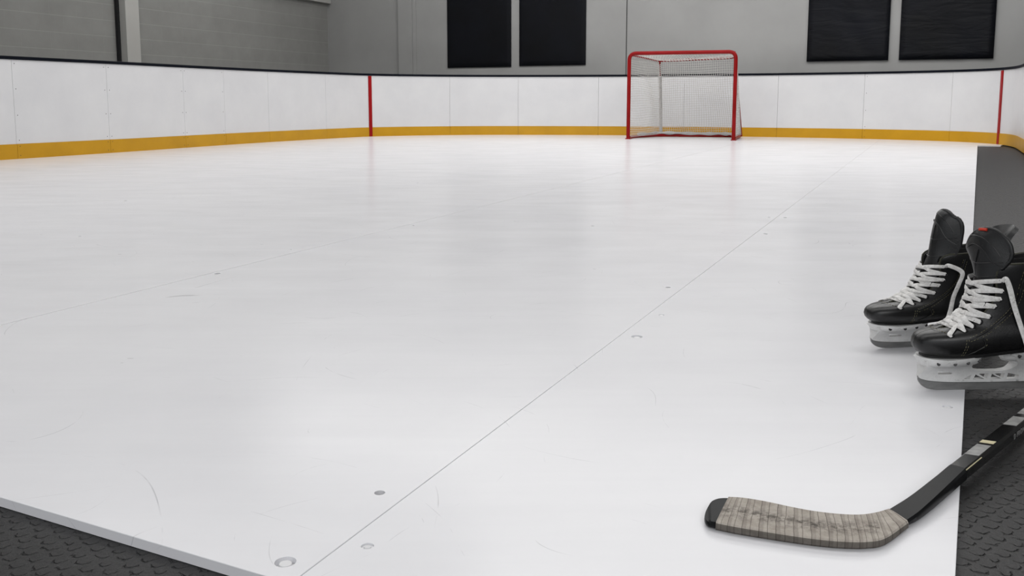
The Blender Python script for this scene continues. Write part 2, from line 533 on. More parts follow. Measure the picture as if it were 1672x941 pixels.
lab = ['white rink board cut off by the left frame edge, first tall sliver before a joint',
       'widest white rink board at far left with yellow kick strip and screw dots',
       'second wide white board from the left, under the grey column',
       'narrow white board right of the column, third of the left run',
       'plain white board in the left run, narrow, second before the corner of the block wall',
       'white board on the left run just left of the block wall corner',
       'curved white corner board carrying the left red vertical stripe',
       'white rink board below the left flat black wall panel',
       'white rink board below the flat black panel nearest the goal',
       'white rink board directly left of and behind the left goal post',
       'white rink board behind the right half of the goal net and post',
       'white rink board right of the goal ending at the clear joint below a black pad',
       'white rink board between the clear joint and the curving end, below the wrinkled pads',
       'curving white end board carrying the right red stripe by the rubber mat', 'white board of the right side run beyond the red stripe',
       'white board of the right side run, cut off by the right frame edge']
for (root, u0, u1, i0, i1) in mids:
    tag(root, 'white rink board outside the picture', 'board', 'white rink boards with yellow kick strips')
    c = curve[(i0+i1)//2]
for n_, m in enumerate(vis):
    m[0]['label'] = lab[min(n_, len(lab)-1)]
print('VIS', [(round(m[1]), round(m[2])) for m in vis])
# joint backing behind the open joints
bm = NB(); strip(bm, 0, last, .0, .9, -.042, .06); 
tag(obj('trim_1', bm, M['seam'], smooth=30), kind='structure')
# cap rail
bm = NB()
prof = [(-.012, .905), (-.012, .93), (-.006, .936), (.046, .936), (.052, .93), (.052, .905)]
rows = []
for i in range(0, last+1):
    p, n = curve[i], NRM[i]
    rows.append([bm.verts.new((p.x+n.x*o, p.y+n.y*o, z)) for o, z in prof])
for q, r in zip(rows, rows[1:]):
    for k in range(6): bm.faces.new((q[k], q[(k+1) % 6], r[(k+1) % 6], r[k]))
bm.faces.new(rows[0][::-1]); bm.faces.new(rows[-1])
tag(obj('cap_rail', bm, M['navy'], smooth=40), 'thin dark navy cap rail running along the top of the white rink boards', 'rail')

# ------------------------------------------------------------------ floor : rubber mat and synthetic ice sheets
MZ = -.014
bm = NB(); add_box(bm, (-16, -4, MZ-.05), (14, 22, MZ))
tag(obj('floor', bm, M['rubber']), kind='structure')

def line_x(a, b, c, d_):
    r = b-a; s = d_-c; den = r.x*s.y-r.y*s.x
    t = ((c-a).x*s.y-(c-a).y*s.x)/den
    return a+r*t
Lp, Lq = G(0, 812), G(435, 941)                # near-left edge of the white surface
Rp, Rq = G(1560, 941), G(1596, 237.5)          # right edge
near = line_x(Lp, Lq, Rp, Rq)
far_l = Lq+(Lp-Lq).normalized()*12
outer = [curve[i]+NRM[i]*.03 for i in range(0, last+1, 3)]
# where does the near-left edge meet the boards
def seg_hit(a, b, P):
    for i in range(len(P)-1):
        r = b-a; s = P[i+1]-P[i]; den = r.x*s.y-r.y*s.x
        if abs(den) < 1e-9: continue
        t = ((P[i]-a).x*s.y-(P[i]-a).y*s.x)/den; w = ((P[i]-a).x*r.y-(P[i]-a).y*r.x)/den
        if 0 <= t <= 1 and 0 <= w <= 1: return i, P[i]+s*w
    return 0, P[0]
hi_, hp = seg_hit(Lq, far_l, outer)
er = min(range(len(outer)), key=lambda i: abs(uof(outer[i])-1636) if outer[i].y > 8 else 1e9)
slab = [near] + [hp] + outer[hi_+1:er+1] + [G(1634, 238.0), Rq]
def clip(poly, a, b, side):
    n = Vector((-(b-a).y, (b-a).x, 0))*side
    out = []
    for i in range(len(poly)):
        p, q = poly[i-1], poly[i]
        dp, dq = (p-a).dot(n), (q-a).dot(n)
        if (dp >= 0) != (dq >= 0): out.append(p+(q-p)*(dp/(dp-dq)))
        if dq >= 0: out.append(q)
    return out
S1a, S1b = G(490, 941), G(1288, 340)
S2a, S2b = G(0, 531), G(424, 426.5)
def shift(a, b, o):
    n = Vector((-(b-a).y, (b-a).x, 0)).normalized()*o
    return a+n, b+n
g1, g2 = .0007, .0022
p_left = clip(slab, *shift(S2a, S2b, g2), 1)
p_mid = clip(clip(slab, *shift(S2a, S2b, -g2), -1), *shift(S1a, S1b, g1), 1)
p_right = clip(slab, *shift(S1a, S1b, -g1), -1)
holes = [  # u, v, radius, depth, plug radius
    (466, 918, .0125, .008, .0085), (620, 805, .0075, .007, 0), (600, 892, .0078, .003, .0048), (1040, 550, .0125, .007, .008),
    (1091, 469.5, .0075, .006, 0), (1080, 514.5, .0072, .004, .005), (355, 447, .0095, .006, 0), (1547, 664.5, .0085, .0035, .006),
    (1250, 382, .009, .005, 0), (1282, 355.5, .009, .004, 0), (968, 369, .008, .006, 0), 
    (475, 407.5, .004, .006, 0), (130, 386, .0065, .006, 0), (1256, 355, .008, .004, 0), (205, 328, .008, .004, 0), (675, 368.5, .006, .005, 0), (682, 299, .009, .005, 0),
]
def make_sheet(poly, label, ib):
    root = empty('ice_sheet', (0, 0, 0))
    bm = NB(); add_prism(bm, [(p.x, p.y) for p in poly], MZ+.0005, 0)
    tops = [e for e in bm.edges if all(abs(v.co.z) < 1e-6 for v in e.verts)]
    bmesh.ops.bevel(bm, geom=tops, offset=ib, segments=2, affect='EDGES', profile=.5)
    o = obj('ice_surface', bm, M['ice'], root)
    cb = NB(); mine = []
    for h in holes:
        p = G(h[0], h[1])
        if inside((p.x, p.y), [(q.x, q.y) for q in poly]):
            mine.append((p, h))
            bmesh.ops.create_cone(cb, cap_ends=True, segments=28, radius1=h[2], radius2=h[2], depth=h[3]*2, matrix=Matrix.Translation((p.x, p.y, 0)))
    if mine:
        c = obj('hole_cutter', cb, None)
        md = o.modifiers.new('holes', 'BOOLEAN'); md.object = c; md.operation = 'DIFFERENCE'; md.solver = 'EXACT'
        dg = bpy.context.evaluated_depsgraph_get(); dg.update()
        me = bpy.data.meshes.new_from_object(o.evaluated_get(dg))
        o.modifiers.clear(); o.data = me
        bpy.data.objects.remove(c)
        for p, h in mine:
            if h[4]:
                b = NB()
                bmesh.ops.create_cone(b, cap_ends=True, segments=24, radius1=h[4]*1.05, radius2=h[4]*.85, depth=h[3]*.7,
                                      matrix=Matrix.Translation((p.x, p.y, -h[3]*.58)))
                obj('screw_plug', b, M['plug'], root, smooth=30)
            b = NB()
            bmesh.ops.create_cone(b, cap_ends=True, segments=20, radius1=h[2]*.93, radius2=h[2]*.93, depth=.0006,
                                  matrix=Matrix.Translation((p.x, p.y, -h[3]+.0005)))
            obj('screw_head', b, M['screw'] if not h[4] else M['plug'], root)
    tag(root, label, 'floor panel', 'white synthetic ice sheets')
    return root
make_sheet(p_left, 'white plastic ice sheet along the left boards, beyond the faint left seam', .0009)
make_sheet(p_mid, 'large middle white plastic ice sheet with scratches between the two diagonal seams', .0009)
make_sheet(p_right, 'white plastic ice sheet right of the long diagonal seam, under skates and stick blade', .0009)

# ------------------------------------------------------------------ hall walls
WZ = 4.6
c0 = Vector((-3.47, 17.6, 0)); bdir = (Vector((7.08, 12.7, 0))-c0).normalized()
ldir = Vector((.412, 1, 0)).normalized()
def frame(o, ex):           # ex along the wall, y into the hall-facing normal
    ey = Vector((-ex.y, ex.x, 0))
    return Matrix(((ex.x, ey.x, 0, o.x), (ex.y, ey.y, 0, o.y), (0, 0, 1, 0), (0, 0, 0, 1)))
MB_ = frame(c0, bdir)               # +y = away from hall
ML = frame(c0, -ldir)               # x runs toward the camera; +y = ?
print('ML y', ML.to_3x3() @ Vector((0, 1, 0)))
def wallobj(name, boxes, mat, Mx, smooth=None):
    bm = NB()
    for lo, hi in boxes: add_box(bm, lo, hi)
    o = obj(name, bm, mat, smooth=smooth); o.matrix_world = Mx; return o
def uback(u):                        # distance along the back wall for a column of the photo
    k = (u-W_/2)/F_
    # ray x = k*y' (y' ~ y)
    a = c0; t = (k*a.y-a.x)/(bdir.x-k*bdir.y); return t
def uleft(u):
    k = (u-W_/2)/F_; dd = -ldir
    return (k*c0.y-c0.x)/(dd.x-k*dd.y)
tag(wallobj('wall_back', [((-.3, 0, MZ), (18, .2, WZ))], M['wall'], MB_), kind='structure')
s = -1                                # ML: hall side
ins = (ML.to_3x3() @ Vector((0, 1, 0))).x      # >0 means +y points into the hall
hs = 1 if ins > 0 else -1
def yb(a, b): return (min(a*hs, b*hs), max(a*hs, b*hs))
y0, y1 = yb(-.2, 0)
tag(wallobj('wall_left', [((-.2, y0, MZ), (22, y1, WZ))], M['block'], ML), kind='structure')
# column on the left wall, ledge beam, shadow strip
a, b = uleft(224.5), uleft(203)
y0, y1 = yb(0, .16)
o = wallobj('steel_column', [((min(a, b), y0, MZ), (max(a, b), y1, WZ))], M['wall2'], ML)
tag(o, 'pale grey vertical column standing against the block wall behind the left boards', 'column')
y0, y1 = yb(0, .05)
tag(wallobj('trim_shadow', [((max(a, b), y0, MZ), (max(a, b)+.035, y1, WZ))], M['dark'], ML), kind='structure')  # dark strip standing in for the shadow line beside the column
y0, y1 = yb(0, .10)
tag(wallobj('trim_3', [((0.02, y0, 2.335), (8, y1, 3.0))], M['wall2'], ML), kind='structure')
# back wall pilaster, joints
a, b = uback(656), uback(678)
tag(wallobj('trim_4', [((a, -.06, MZ), (b, 0, WZ)), ((b, -.02, MZ), (b+.06, 0, WZ))], M['wall'], MB_), kind='structure')
a = uback(1020)
tag(wallobj('trim_5', [((a-.006, -.004, MZ), (a+.006, 0, WZ))], M['dark'], MB_), kind='structure')
# right wall and ceiling of the hall
o = NB(); 
pr = c0+bdir*17.5
MR = frame(pr, -ldir)
y0, y1 = (0, .2) if hs > 0 else (-.2, 0)
tag(wallobj('wall_right', [((-.2, (0 if hs < 0 else 0)-.2*0-(.0), MZ), (22, .2, WZ))] if False else [((-.2, -.1, MZ), (22, .1, WZ))], M['wall'], MR), kind='structure')
bm = NB(); add_box(bm, (-16, -4, WZ), (16, 22, WZ+.1)); tag(obj('ceiling', bm, M['ceil']), kind='structure')

def pad(u0, u1, mat, label, thick, wr, z0=1.115, group=None):
    a, b = uback(u0), uback(u1)
    bm = NB()
    nx, nz = 28, 44; z1 = 3.2
    def f(s, t):
        x = a+(b-a)*s; z = z0+(z1-z0)*t
        e = min(s, 1-s)*(b-a); ez = min(t, 1-t)*(z1-z0)
        rr = min(1, e/.03, ez/.03)
        y = -thick*(.55+.45*sqrt(max(0, 1-(1-rr)**2)))
        if wr: y += -.006*sin(8*z+3.0*sin(4*x)+x*2)*min(1, e/.1)*(.5+.5*sin(3.1*z+x*5)) 
        return Vector((x, y, z)), Vector((0, -1, 0))
    g = [[bm.verts.new(f(i/nx, j/nz)[0]) for j in range(nz+1)] for i in range(nx+1)]
    for i in range(nx):
        for j in range(nz): bm.faces.new((g[i][j], g[i+1][j], g[i+1][j+1], g[i][j+1]))
    ring = [g[i][0] for i in range(nx+1)]+[g[nx][j] for j in range(1, nz+1)]+[g[i][nz] for i in range(nx-1, -1, -1)]+[g[0][j] for j in range(nz-1, 0, -1)]
    back = [bm.verts.new((v.co.x, -.001, v.co.z)) for v in ring]
    for i in range(len(ring)):
        k = (i+1) % len(ring); bm.faces.new((ring[i], back[i], back[k], ring[k]))
    bm.faces.new(back)
    o = obj('wall_pad', bm, mat, smooth=45); o.matrix_world = MB_
    tag(o, label, 'wall panel', group)
pad(733, 835, M['pad'], 'flat matt black panel on the grey wall, leftmost of the left pair', .04, False, 1.115, 'black panels on the back wall')
pad(848.5, 955, M['pad'], 'flat matt black panel just left of the goal, right one of the left pair', .04, False, 1.125, 'black panels on the back wall')
pad(1311, 1442, M['vinyl'], 'dark padded vinyl panel right of the goal, left one of the right pair', .06, True, 1.115, 'black panels on the back wall')
pad(1459, 1611, M['vinyl'], 'wrinkled black vinyl pad at far right of the back wall, widest panel', .06, True, 1.115, 'black panels on the back wall')

# ------------------------------------------------------------------ hockey goal
GL, GR = G(1025.5, 227.2), G(1197.5, 229.4)
wv = (GR-GL); GW = wv.length; ex = wv.normalized()
groot = empty('hockey_goal', GL, atan2(ex.y, ex.x))
tag(groot, 'red framed hockey goal with white net standing before the far boards', 'goal')
HG = 1.185; r = .026
def arc_corner(p, q, s, rad, n=8):
    """rounded corner at q between p and s"""
    a = (p-q).normalized(); b = (s-q).normalized()
    A = q+a*rad; B = q+b*rad
    return [A*(1-t)**2+q*2*t*(1-t)+B*t*t for t in [k/n for k in range(n+1)]]
V = Vector
fl, fr = V((0, 0, .005)), V((GW, 0, .005)); tl, tr = V((0, 0, HG)), V((GW, 0, HG))
bm = NB(); add_tube(bm, [fl]+arc_corner(fl, tl, tr, .10)+arc_corner(tl, tr, fr, .10)+[fr], r, 14)
obj('front_frame', bm, M['red'], groot, smooth=50)
BL, BR = V((.30, 1.02, .0)), V((GW+.03, 1.05, 0))           # bottom back corners
TL, TR = V((.30, .78, HG-.075)), V((GW-.05, .50, HG-.055))
zb = .022
bl, br = BL+V((0, 0, zb)), BR+V((0, 0, zb))
bm = NB(); add_tube(bm, [V((0, .02, zb)), V((.02, .35, zb))]+arc_corner(V((.05, .5, zb)), bl, br, .18)+arc_corner(bl, br, V((GW, .3, zb)), .25)+[V((GW, .02, zb))], .02, 10)
obj('base_frame', bm, M['red'], groot, smooth=50)
bm = NB(); add_tube(bm, [V((.03, .0, HG-.02))]+arc_corner(V((0, 0, HG-.01)), TL, TR, .08)+arc_corner(TL, TR, V((GW-.0, 0, HG)), .12)+[V((GW-.02, .0, HG-.01))], .017, 10)
shelf = obj('top_shelf_bar', bm, M['red'], groot, smooth=50)
bm = NB(); add_tube(bm, [TL, TL*.75+bl*.25+V((0, .01, 0)), bl*.6+TL*.4+V((0, .02, 0)), bl], .013, 10)
obj('back_post', bm, M['red'], groot, smooth=50)
bm = NB(); add_tube(bm, [TR, TR*.5+br*.5, br], .015, 10)
obj('back_post', bm, M['red'], groot, smooth=50)
def postp(f): return cat([TL, TL*.75+bl*.25+V((0, .01, 0)), bl*.6+TL*.4+V((0, .02, 0)), bl], 10)[int(30*f)]
bm = NB(); add_tube(bm, [postp(f) for f in (.27, .4, .55, .7, .85, .97)], .022, 10)
tag(obj('post_sleeve', bm, M['skirt'], groot, smooth=50), 'pale grey padded sleeve on the rear post')
# foot plates
for x in (0, GW):
    bm = NB(); add_box(bm, (x-.035, -.03, 0), (x+.035, .10, .012)); obj('foot_plate', bm, M['red'], groot)
# white padding along the base
bm = NB(); 
P = cat([V((.06, .45, .05)), V((.24, .92, .055)), V((.5, 1.0, .06)), V((.9, 1.02, .05)), V((GW-.22, 1.01, .055)), V((GW-.04, .8, .05))], 10)
add_tube(bm, P, lambda t: .022+.007*sin(t*40), 8); obj('base_padding', bm, M['skirt'], groot, smooth=60)
# lacing on the shelf bar and front frame
def coil(bm, a, b, R, turns, wire):
    n = turns*10; t = (b-a).normalized()
    up = V((0, 0, 1)) if abs(t.z) < .9 else V((1, 0, 0)); up = (up-t*up.dot(t)).normalized(); s_ = t.cross(up)
    pts = []
    for i in range(n+1):
        f = i/n; an = f*turns*2*pi
        pts.append(a+(b-a)*f+(up*cos(an)+s_*sin(an))*R)
    add_tube(bm, pts, wire, 5)
bm = NB()
coil(bm, TL+V((.05, -.01, 0)), TR-V((.05, -.01, 0)), .018, 22, .0055)
coil(bm, V((.05, .06, HG-.02)), TL-V((.02, .05, 0)), .016, 14, .0055)
coil(bm, TL-V((0, 0, .05)), postp(.27), .016, 6, .0065)
obj('lacing', bm, M['net'], groot, smooth=60)
# the net
def patch(bm, A, B, C_, D, nu, nv, bulge, seed):
    """A-B bottom edge, D-C top edge"""
    def f(s, t):
        p = (A*(1-s)+B*s)*(1-t)+(D*(1-s)+C_*s)*t
        w = sin(pi*s)**.8*sin(pi*min(1, t*1.0))**.7
        p = p+bulge*w
        q = V((sin(s*9+seed+t*4), sin(t*11+seed*2+s*3), sin(s*6+t*8+seed)))*.012*min(1, 6*min(s, 1-s))*min(1, 6*min(t, 1-t))
        return p+q
    g = [[f(i/nu, j/nv) for j in range(nv+1)] for i in range(nu+1)]
    def cord(a, b, r0=.0033):
        t = (b-a)
        if t.length < 1e-5: return
        t.normalize(); up = V((.3, .9, .2)); up = (up-t*up.dot(t)).normalized(); s2 = t.cross(up)
        ra = [bm.verts.new(a+(up*cos(k*2*pi/3)+s2*sin(k*2*pi/3))*r0) for k in range(3)]
        rb = [bm.verts.new(b+(up*cos(k*2*pi/3)+s2*sin(k*2*pi/3))*r0) for k in range(3)]
        for k in range(3): bm.faces.new((ra[k], ra[(k+1) % 3], rb[(k+1) % 3], rb[k]))
    for i in range(nu+1):
        for j in range(nv+1):
            if i < nu: cord(g[i][j], g[i+1][j])
            if j < nv: cord(g[i][j], g[i][j+1])
bm = NB()
e = .034
bln, brn = bl+V((0, -.0, .02)), br+V((0, 0, .02))
patch(bm, bln, brn, TR, TL, 36, 34, V((0, -.10, 0)), 1)                          # back
patch(bm, V((.0, .03, .03)), bln, TL, V((.0, .03, HG-.02)), 28, 34, V((.05, 0, 0)), 2)   # left
patch(bm, V((GW, .03, .03)), brn, TR, V((GW, .03, HG-.02)), 26, 34, V((.03, 0, 0)), 3)   # right
patch(bm, V((.0, .0, HG-.01)), V((GW, .0, HG-.01)), TR, TL, 36, 11, V((0, 0, -.03)), 4)  # top
obj('net', bm, M['net'], groot)
# the bottom strip of net resting over base on the right, like a skirt
bm = NB(); add_box(bm, (GW-.02, .04, .02), (GW+.03, .95, .045)); obj('base_plate', bm, M['red'], groot)

# ------------------------------------------------------------------ skates
ZB = .070
PRF = [  # z', x back, x front, half width, throat half width
 (0, .016, .270, .034, .0004), (.006, .008, .279, .039, .0004), (.013, .004, .284, .043, .0004), (.021, .002, .286, .0455, .0004), (.029, .002, .2845, .0455, .0004),
 (.035, .003, .281, .0445, .0004), (.040, .004, .273, .0425, .0004), (.044, .005, .258, .0405, .0004), (.047, .006, .239, .039, .002), (.0505, .007, .222, .0375, .013), (.056, .009, .209, .0362, .019),
 (.064, .011, .196, .0352, .022), (.074, .014, .186, .0345, .024), (.086, .017, .178, .034, .0255), (.100, .019, .171, .0345, .027),
 (.115, .019, .168, .0355, .0275), (.130, .017, .171, .037, .0285), (.142, .014, .172, .0382, .0290), (.153, .012, .171, .0388, .0298), (.159, .011, .167, .039, .0308), (.163, .010, .160, .039, .0325)]
def prf(z):
    z = max(0, min(.163, z))
    for a, b in zip(PRF, PRF[1:]):
        if z <= b[0]+1e-9:
            f = (z-a[0])/(b[0]-a[0]); return [a[i]+(b[i]-a[i])*f for i in range(1, 5)]
PW = 2.8
def foot_f(x, z):
    low = max(0, 1-z/.07)
    t = max(0, min(1, (x-.03)/.15))
    return 1-(.26*low)*(1-t)**1.2-.05*low*sin(pi*max(0, min(1, (x-.05)/.13)))
def sy(x, z):
    xb, xf, W, w = prf(z); xm = (xb+xf)/2; a = (xf-xb)/2
    q = max(0, 1-abs((x-xm)/a)**PW)
    return W*q**(1/PW)*foot_f(x, z)
def facing_x(z):
    xb, xf, W, w = prf(z); xm = (xb+xf)/2; a = (xf-xb)/2
    return xm+a*(max(0, 1-(w/W)**PW))**(1/PW)
def surf(x, z, side, off=0):
    y = sy(x, z); e = .001
    gx = (sy(x+e, z)-sy(x-e, z))/(2*e); gz = (sy(x, min(.157, z+e))-sy(x, max(0, z-e)))/(2*e)
    n = V((-gx, 1, -gz)).normalized(); n = V((n.x, n.y*side, n.z))
    return V((x, y*side, z+ZB))+n*off, n

TC = [(.236, .036), (.217, .047), (.201, .059), (.188, .072), (.180, .090), (.176, .109), (.174, .130), (.175, .150), (.175, .170), (.173, .192), (.168, .211), (.160, .225)]
TCS = cat([V((x, 0, z)) for x, z in TC], 6)
TCB = [(.236, .036), (.217, .047), (.201, .059), (.188, .072), (.178, .090), (.171, .109), (.164, .130), (.158, .155), (.153, .185), (.150, .215), (.147, .243), (.141, .261), (.133, .269)]
HG = [(.014, .12), (.011, .142), (.004, .158), (-.007, .172), (-.019, .185), (-.026, .191)]
HGB = [(.014, .12), (.008, .145), (-.001, .168), (-.010, .188), (-.020, .202), (-.026, .208)]
TWIST = 0
def tongue_pt(s, y, c=0):
    f = s*(len(TCS)-1); i = min(int(f), len(TCS)-2); p = TCS[i].lerp(TCS[i+1], f-i)
    t = (TCS[min(i+2, len(TCS)-1)]-TCS[max(i-1, 0)]).normalized()
    n = V((t.z, 0, -t.x))              # outward: toward toe / up
    if n.x < 0 and n.z < 0: n = -n
    k = 5+17*min(1, max(0, (s-.15)/.45))
    ff = max(0, min(1, (s-.58)/.25)); ff = ff*ff*(3-2*ff)
    if TWIST: k *= 1-.45*ff
    q = p+n*(-k*(y-c)**2)+V((-TWIST*ff*y, y, ZB))
    n2 = (n+V((0, 2*k*(y-c)*.9+TWIST*ff, 0))).normalized()
    return q, n2
def s_at_z(z):
    best = min(range(len(TCS)), key=lambda i: abs(TCS[i].z-z)); return best/(len(TCS)-1)

EZ = [.047, .053, .059, .0660, .0745, .086, .099, .114, .133]
def eyelet_xz(i):
    z = EZ[i]
    back = .0085 if z > .06 else .010
    zz = z-.006 if z < .075 else z
    x = facing_x(z)-(.0085 if z > .07 else .004)
    return x, zz

def make_skate(name, label, loc, rz, tails, tagm=False, lean=0, tscale=1, tongue_line=TC, guard=HG, tip=0, twist=0):
    global TCS, TWIST
    TWIST = twist
    TCS = cat([V((x, 0, z)) for x, z in tongue_line], 6)
    root = empty(name, loc, rz)
    root.rotation_euler = (lean, 0, rz)
    # boot shell
    N = 64
    bm = NB(); rows = []
    for (z, xb, xf, W, w) in PRF:
        pass
    zs = []
    for a, b in zip(PRF, PRF[1:]):
        k = 2 if b[0]-a[0] > .0045 else 1
        zs += [a[0]+(b[0]-a[0])*j/k for j in range(k)]
    zs.append(.163)
    for z in zs:
        xb, xf, W, w = prf(z); xm = (xb+xf)/2; a = (xf-xb)/2
        t0 = math.asin(min(1, (w/W)**(PW/2)))
        row = []
        for k in range(N+1):
            th = t0+(2*pi-2*t0)*k/N
            c, s_ = cos(th), sin(th)
            x = xm+a*math.copysign(abs(c)**(2/PW), c)
            y = W*math.copysign(abs(s_)**(2/PW), s_)*foot_f(x, z)
            lift = .0
            if z > .12: lift = (z-.12)/.038*.006*max(0, (.1-x)/.1)
            row.append(bm.verts.new((x, y, z+ZB+lift)))
        rows.append(row)
    for q, r_ in zip(rows, rows[1:]):
        for k in range(N): bm.faces.new((q[k], q[k+1], r_[k+1], r_[k]))
    bm.faces.new(rows[0][:-1][::-1])
    top_edge = [v.co.copy() for v in rows[-1]]
    lf = [r_[0].co.copy() for r_ in rows if r_[0].co.z-ZB > .046]; rf = [r_[-1].co.copy() for r_ in rows if r_[-1].co.z-ZB > .046]
    cap = bm.copy()
    bmesh.ops.bisect_plane(bm, geom=bm.verts[:]+bm.edges[:]+bm.faces[:], plane_co=(.224, 0, 0), plane_no=(1, 0, .25), clear_outer=True)
    bmesh.ops.bisect_plane(cap, geom=cap.verts[:]+cap.edges[:]+cap.faces[:], plane_co=(.222, 0, 0), plane_no=(1, 0, .25), clear_inner=True)
    for b in (bm, cap): bmesh.ops.recalc_face_normals(b, faces=b.faces[:])
    # shell must face outward before solidifying
    def orient(b):
        b.faces.ensure_lookup_table()
        f = max(b.faces, key=lambda f: f.calc_center_median().y)
        if f.normal.y < 0: bmesh.ops.reverse_faces(b, faces=b.faces[:])
    orient(bm); orient(cap)
    bmesh.ops.solidify(bm, geom=bm.faces[:], thickness=.004)
    for v in cap.verts:
        c = V((.2, 0, ZB+.02)); v.co += (v.co-c).normalized()*.0012
    bmesh.ops.solidify(cap, geom=cap.faces[:], thickness=.003)
    boot = obj('boot', bm, M['leather'], root, smooth=55)
    capo = obj('toe_cap', cap, M['cap'], root, smooth=55)
    # edge binding round collar and facing
    path = [p for p in lf] + top_edge[1:-1] + rf[::-1]
    bm = NB(); add_tube(bm, resample([p for p in path], .003), .0019, 8)
    obj('edge_binding', bm, M['trim'], boot, smooth=60)
    # padded inner collar
    bm = NB()
    def fc(s, t):
        th = .62+(2*pi-1.24)*s
        z = .100+.058*t
        xb, xf, W, w = prf(z); xm = (xb+xf)/2; a = (xf-xb)/2-.006; W -= .0065+.003*sin(pi*t)
        x = xm+a*math.copysign(abs(cos(th))**(2/PW), cos(th)); y = W*math.copysign(abs(sin(th))**(2/PW), sin(th))
        return V((x, y, z+ZB)), V((cos(th), sin(th), 0))
    add_sheet(bm, fc, 40, 8, .004); obj('collar_lining', bm, M['liner'], boot, smooth=60)
    # ankle panel relief
    bm = NB()
    pan = cat([V((.108, .148, 0)), V((.112, .125, 0)), V((.116, .098, 0)), V((.128, .078, 0)), V((.15, .058, 0)), V((.175, .044, 0)), V((.205, .034, 0))], 8)
    for sd in (1, -1):
        add_tube(bm, [surf(p.x, p.y, sd, .0008)[0] for p in pan], .0016, 6)
        q = cat([V((.205, .004, 0)), V((.19, .012, 0)), V((.178, .022, 0)), V((.182, .034, 0))], 6)
        add_tube(bm, [surf(p.x, p.y, sd, .0006)[0] for p in q], .0013, 6)
        q = cat([V((.10, .005, 0)), V((.085, .02, 0)), V((.065, .035, 0)), V((.04, .045, 0)), V((.02, .05, 0))], 6)
        add_tube(bm, [surf(p.x, p.y, sd, .0006)[0] for p in q], .0015, 6)
        q = cat([V((.018, .128, 0)) , V((.06, .131, 0)), V((.10, .132, 0))], 6)
        add_tube(bm, [surf(max(.022, p.x), p.y, sd, .0003)[0] for p in q], .0011, 6)
    obj('panel_seam', bm, M['leather'], boot, smooth=60)
    # stitching
    bm = NB()
    def dash(line, sd, off=.0012, L=.0032, gap=.0024, r0=.00045):
        pts = resample(cat([V((p[0], p[1], 0)) for p in line], 10), .0008)
        step = int((L+gap)/.0008); ln = int(L/.0008)
        for i in range(0, len(pts)-ln, step):
            if random.random() < .12: continue
            seg = [surf(p.x, p.y, sd, off)[0] for p in pts[i:i+ln+1:2]]
            if len(seg) > 1: add_tube(bm, seg, r0, 4)
    for sd in (1, -1):
        for line in ([(.112, .148), (.116, .125), (.120, .098), (.131, .080), (.153, .060), (.178, .046), (.208, .036)],
                     [(.104, .148), (.107, .125), (.111, .098), (.124, .075), (.148, .054), (.173, .040), (.205, .030)],
                     [(.2155, .003), (.213, .02), (.211, .038)], [(.2115, .003), (.209, .02), (.207, .036)],
                     [(.201, .006), (.186, .014), (.174, .024), (.178, .036)],
                     [(.09, .150), (.086, .132), (.08, .1), (.07, .07), (.06, .045)]):
            bm = NB(); dash(line, sd); obj('stitching', bm, M['stitch'], boot)
    bm = NB()
    pts = [surf(x, z, 1, .0022)[0] for x, z in ((.236, .034), (.240, .038), (.243, .041))]
    arc = []
    for k in range(25):
        an = -1+2*k/24
        arc.append(V((.246+.012*(1-an*an)-.006, .030*an, ZB+.0485-.004*an*an)))
    for i in range(0, 24, 2): add_tube(bm, arc[i:i+2], .0006, 4)
    obj('stitching', bm, M['stitch'], capo)
    # heel guard
    bm = NB()
    hg = cat([V((a, 0, b)) for a, b in guard], 5)
    def fh(s, t):
        f = t*(len(hg)-1); i = min(int(f), len(hg)-2); p = hg[i].lerp(hg[i+1], f-i)
        hw = .041 * (sqrt(max(0, 1-max(0, (t-.55)/.452)**2)))
        y = (2*s-1)*hw
        tt = (hg[i+1]-hg[i]).normalized()
        return p+V((14*y*y, y, ZB)), V((-tt.z, (y*18), tt.x)).normalized()
    add_sheet(bm, fh, 18, 26, .010); obj('tendon_guard', bm, M['felt'], boot, smooth=60)
    # tongue
    bm = NB()
    def tw(s):
        zc = TCS[int(s*(len(TCS)-1))].z; w = max(.012, min(.0295, prf(zc)[3]-.0006))
        if zc > .147: f_ = min(1, (zc-.147)/.04); w += f_*(2-f_)*.0135
        if zc > .147: w *= 1+(tscale-1)*f_
        if s > .74: w *= max(.0, 1-((s-.74)/.2603)**2.2)**.5
        return w
    def yc(s): return tip*max(0, (s-.62)/.38)**1.4
    def ft(s, t):
        y = (2*t-1)*tw(s)+yc(s); p, n = tongue_pt(s, y, yc(s))
        wr = .0009*sin(s*23+y*130)*(1 if s > .55 else 0)
        return p+n*(.002+wr), n
    add_sheet(bm, ft, 60, 20, .008)
    tg = obj('tongue', bm, M['felt'], root, smooth=60)
    bm = NB()
    rim = []
    for k in range(41):
        s_ = .66+.339*k/40; rim.append(tongue_pt(s_, tw(s_)+yc(s_), yc(s_)))
    for k in range(41):
        s_ = .999-.339*k/40; rim.append(tongue_pt(s_, -tw(s_)+yc(s_), yc(s_)))
    add_tube(bm, [p-n*.001 for p, n in rim], .0042, 8); obj('tongue_binding', bm, M['felt'], tg, smooth=60)
    bm = NB()
    def onT(lst, r0=.0009):
        add_tube(bm, [tongue_pt(s_, y)[0]+tongue_pt(s_, y)[1]*.0024 for s_, y in cat2(lst)], r0, 5)
    def cat2(lst): return [(p.x, p.y) for p in cat([V((a, b, 0)) for a, b in lst], 8)]
    onT([(.92, -.026), (.90, .0), (.84, .018), (.76, .030)]); onT([(.80, -.03), (.84, -.012), (.80, .008), (.72, .022), (.68, .034)])
    onT([(.72, -.034), (.70, 0), (.72, .034)]); onT([(.60, -.034), (.585, 0), (.60, .034)])
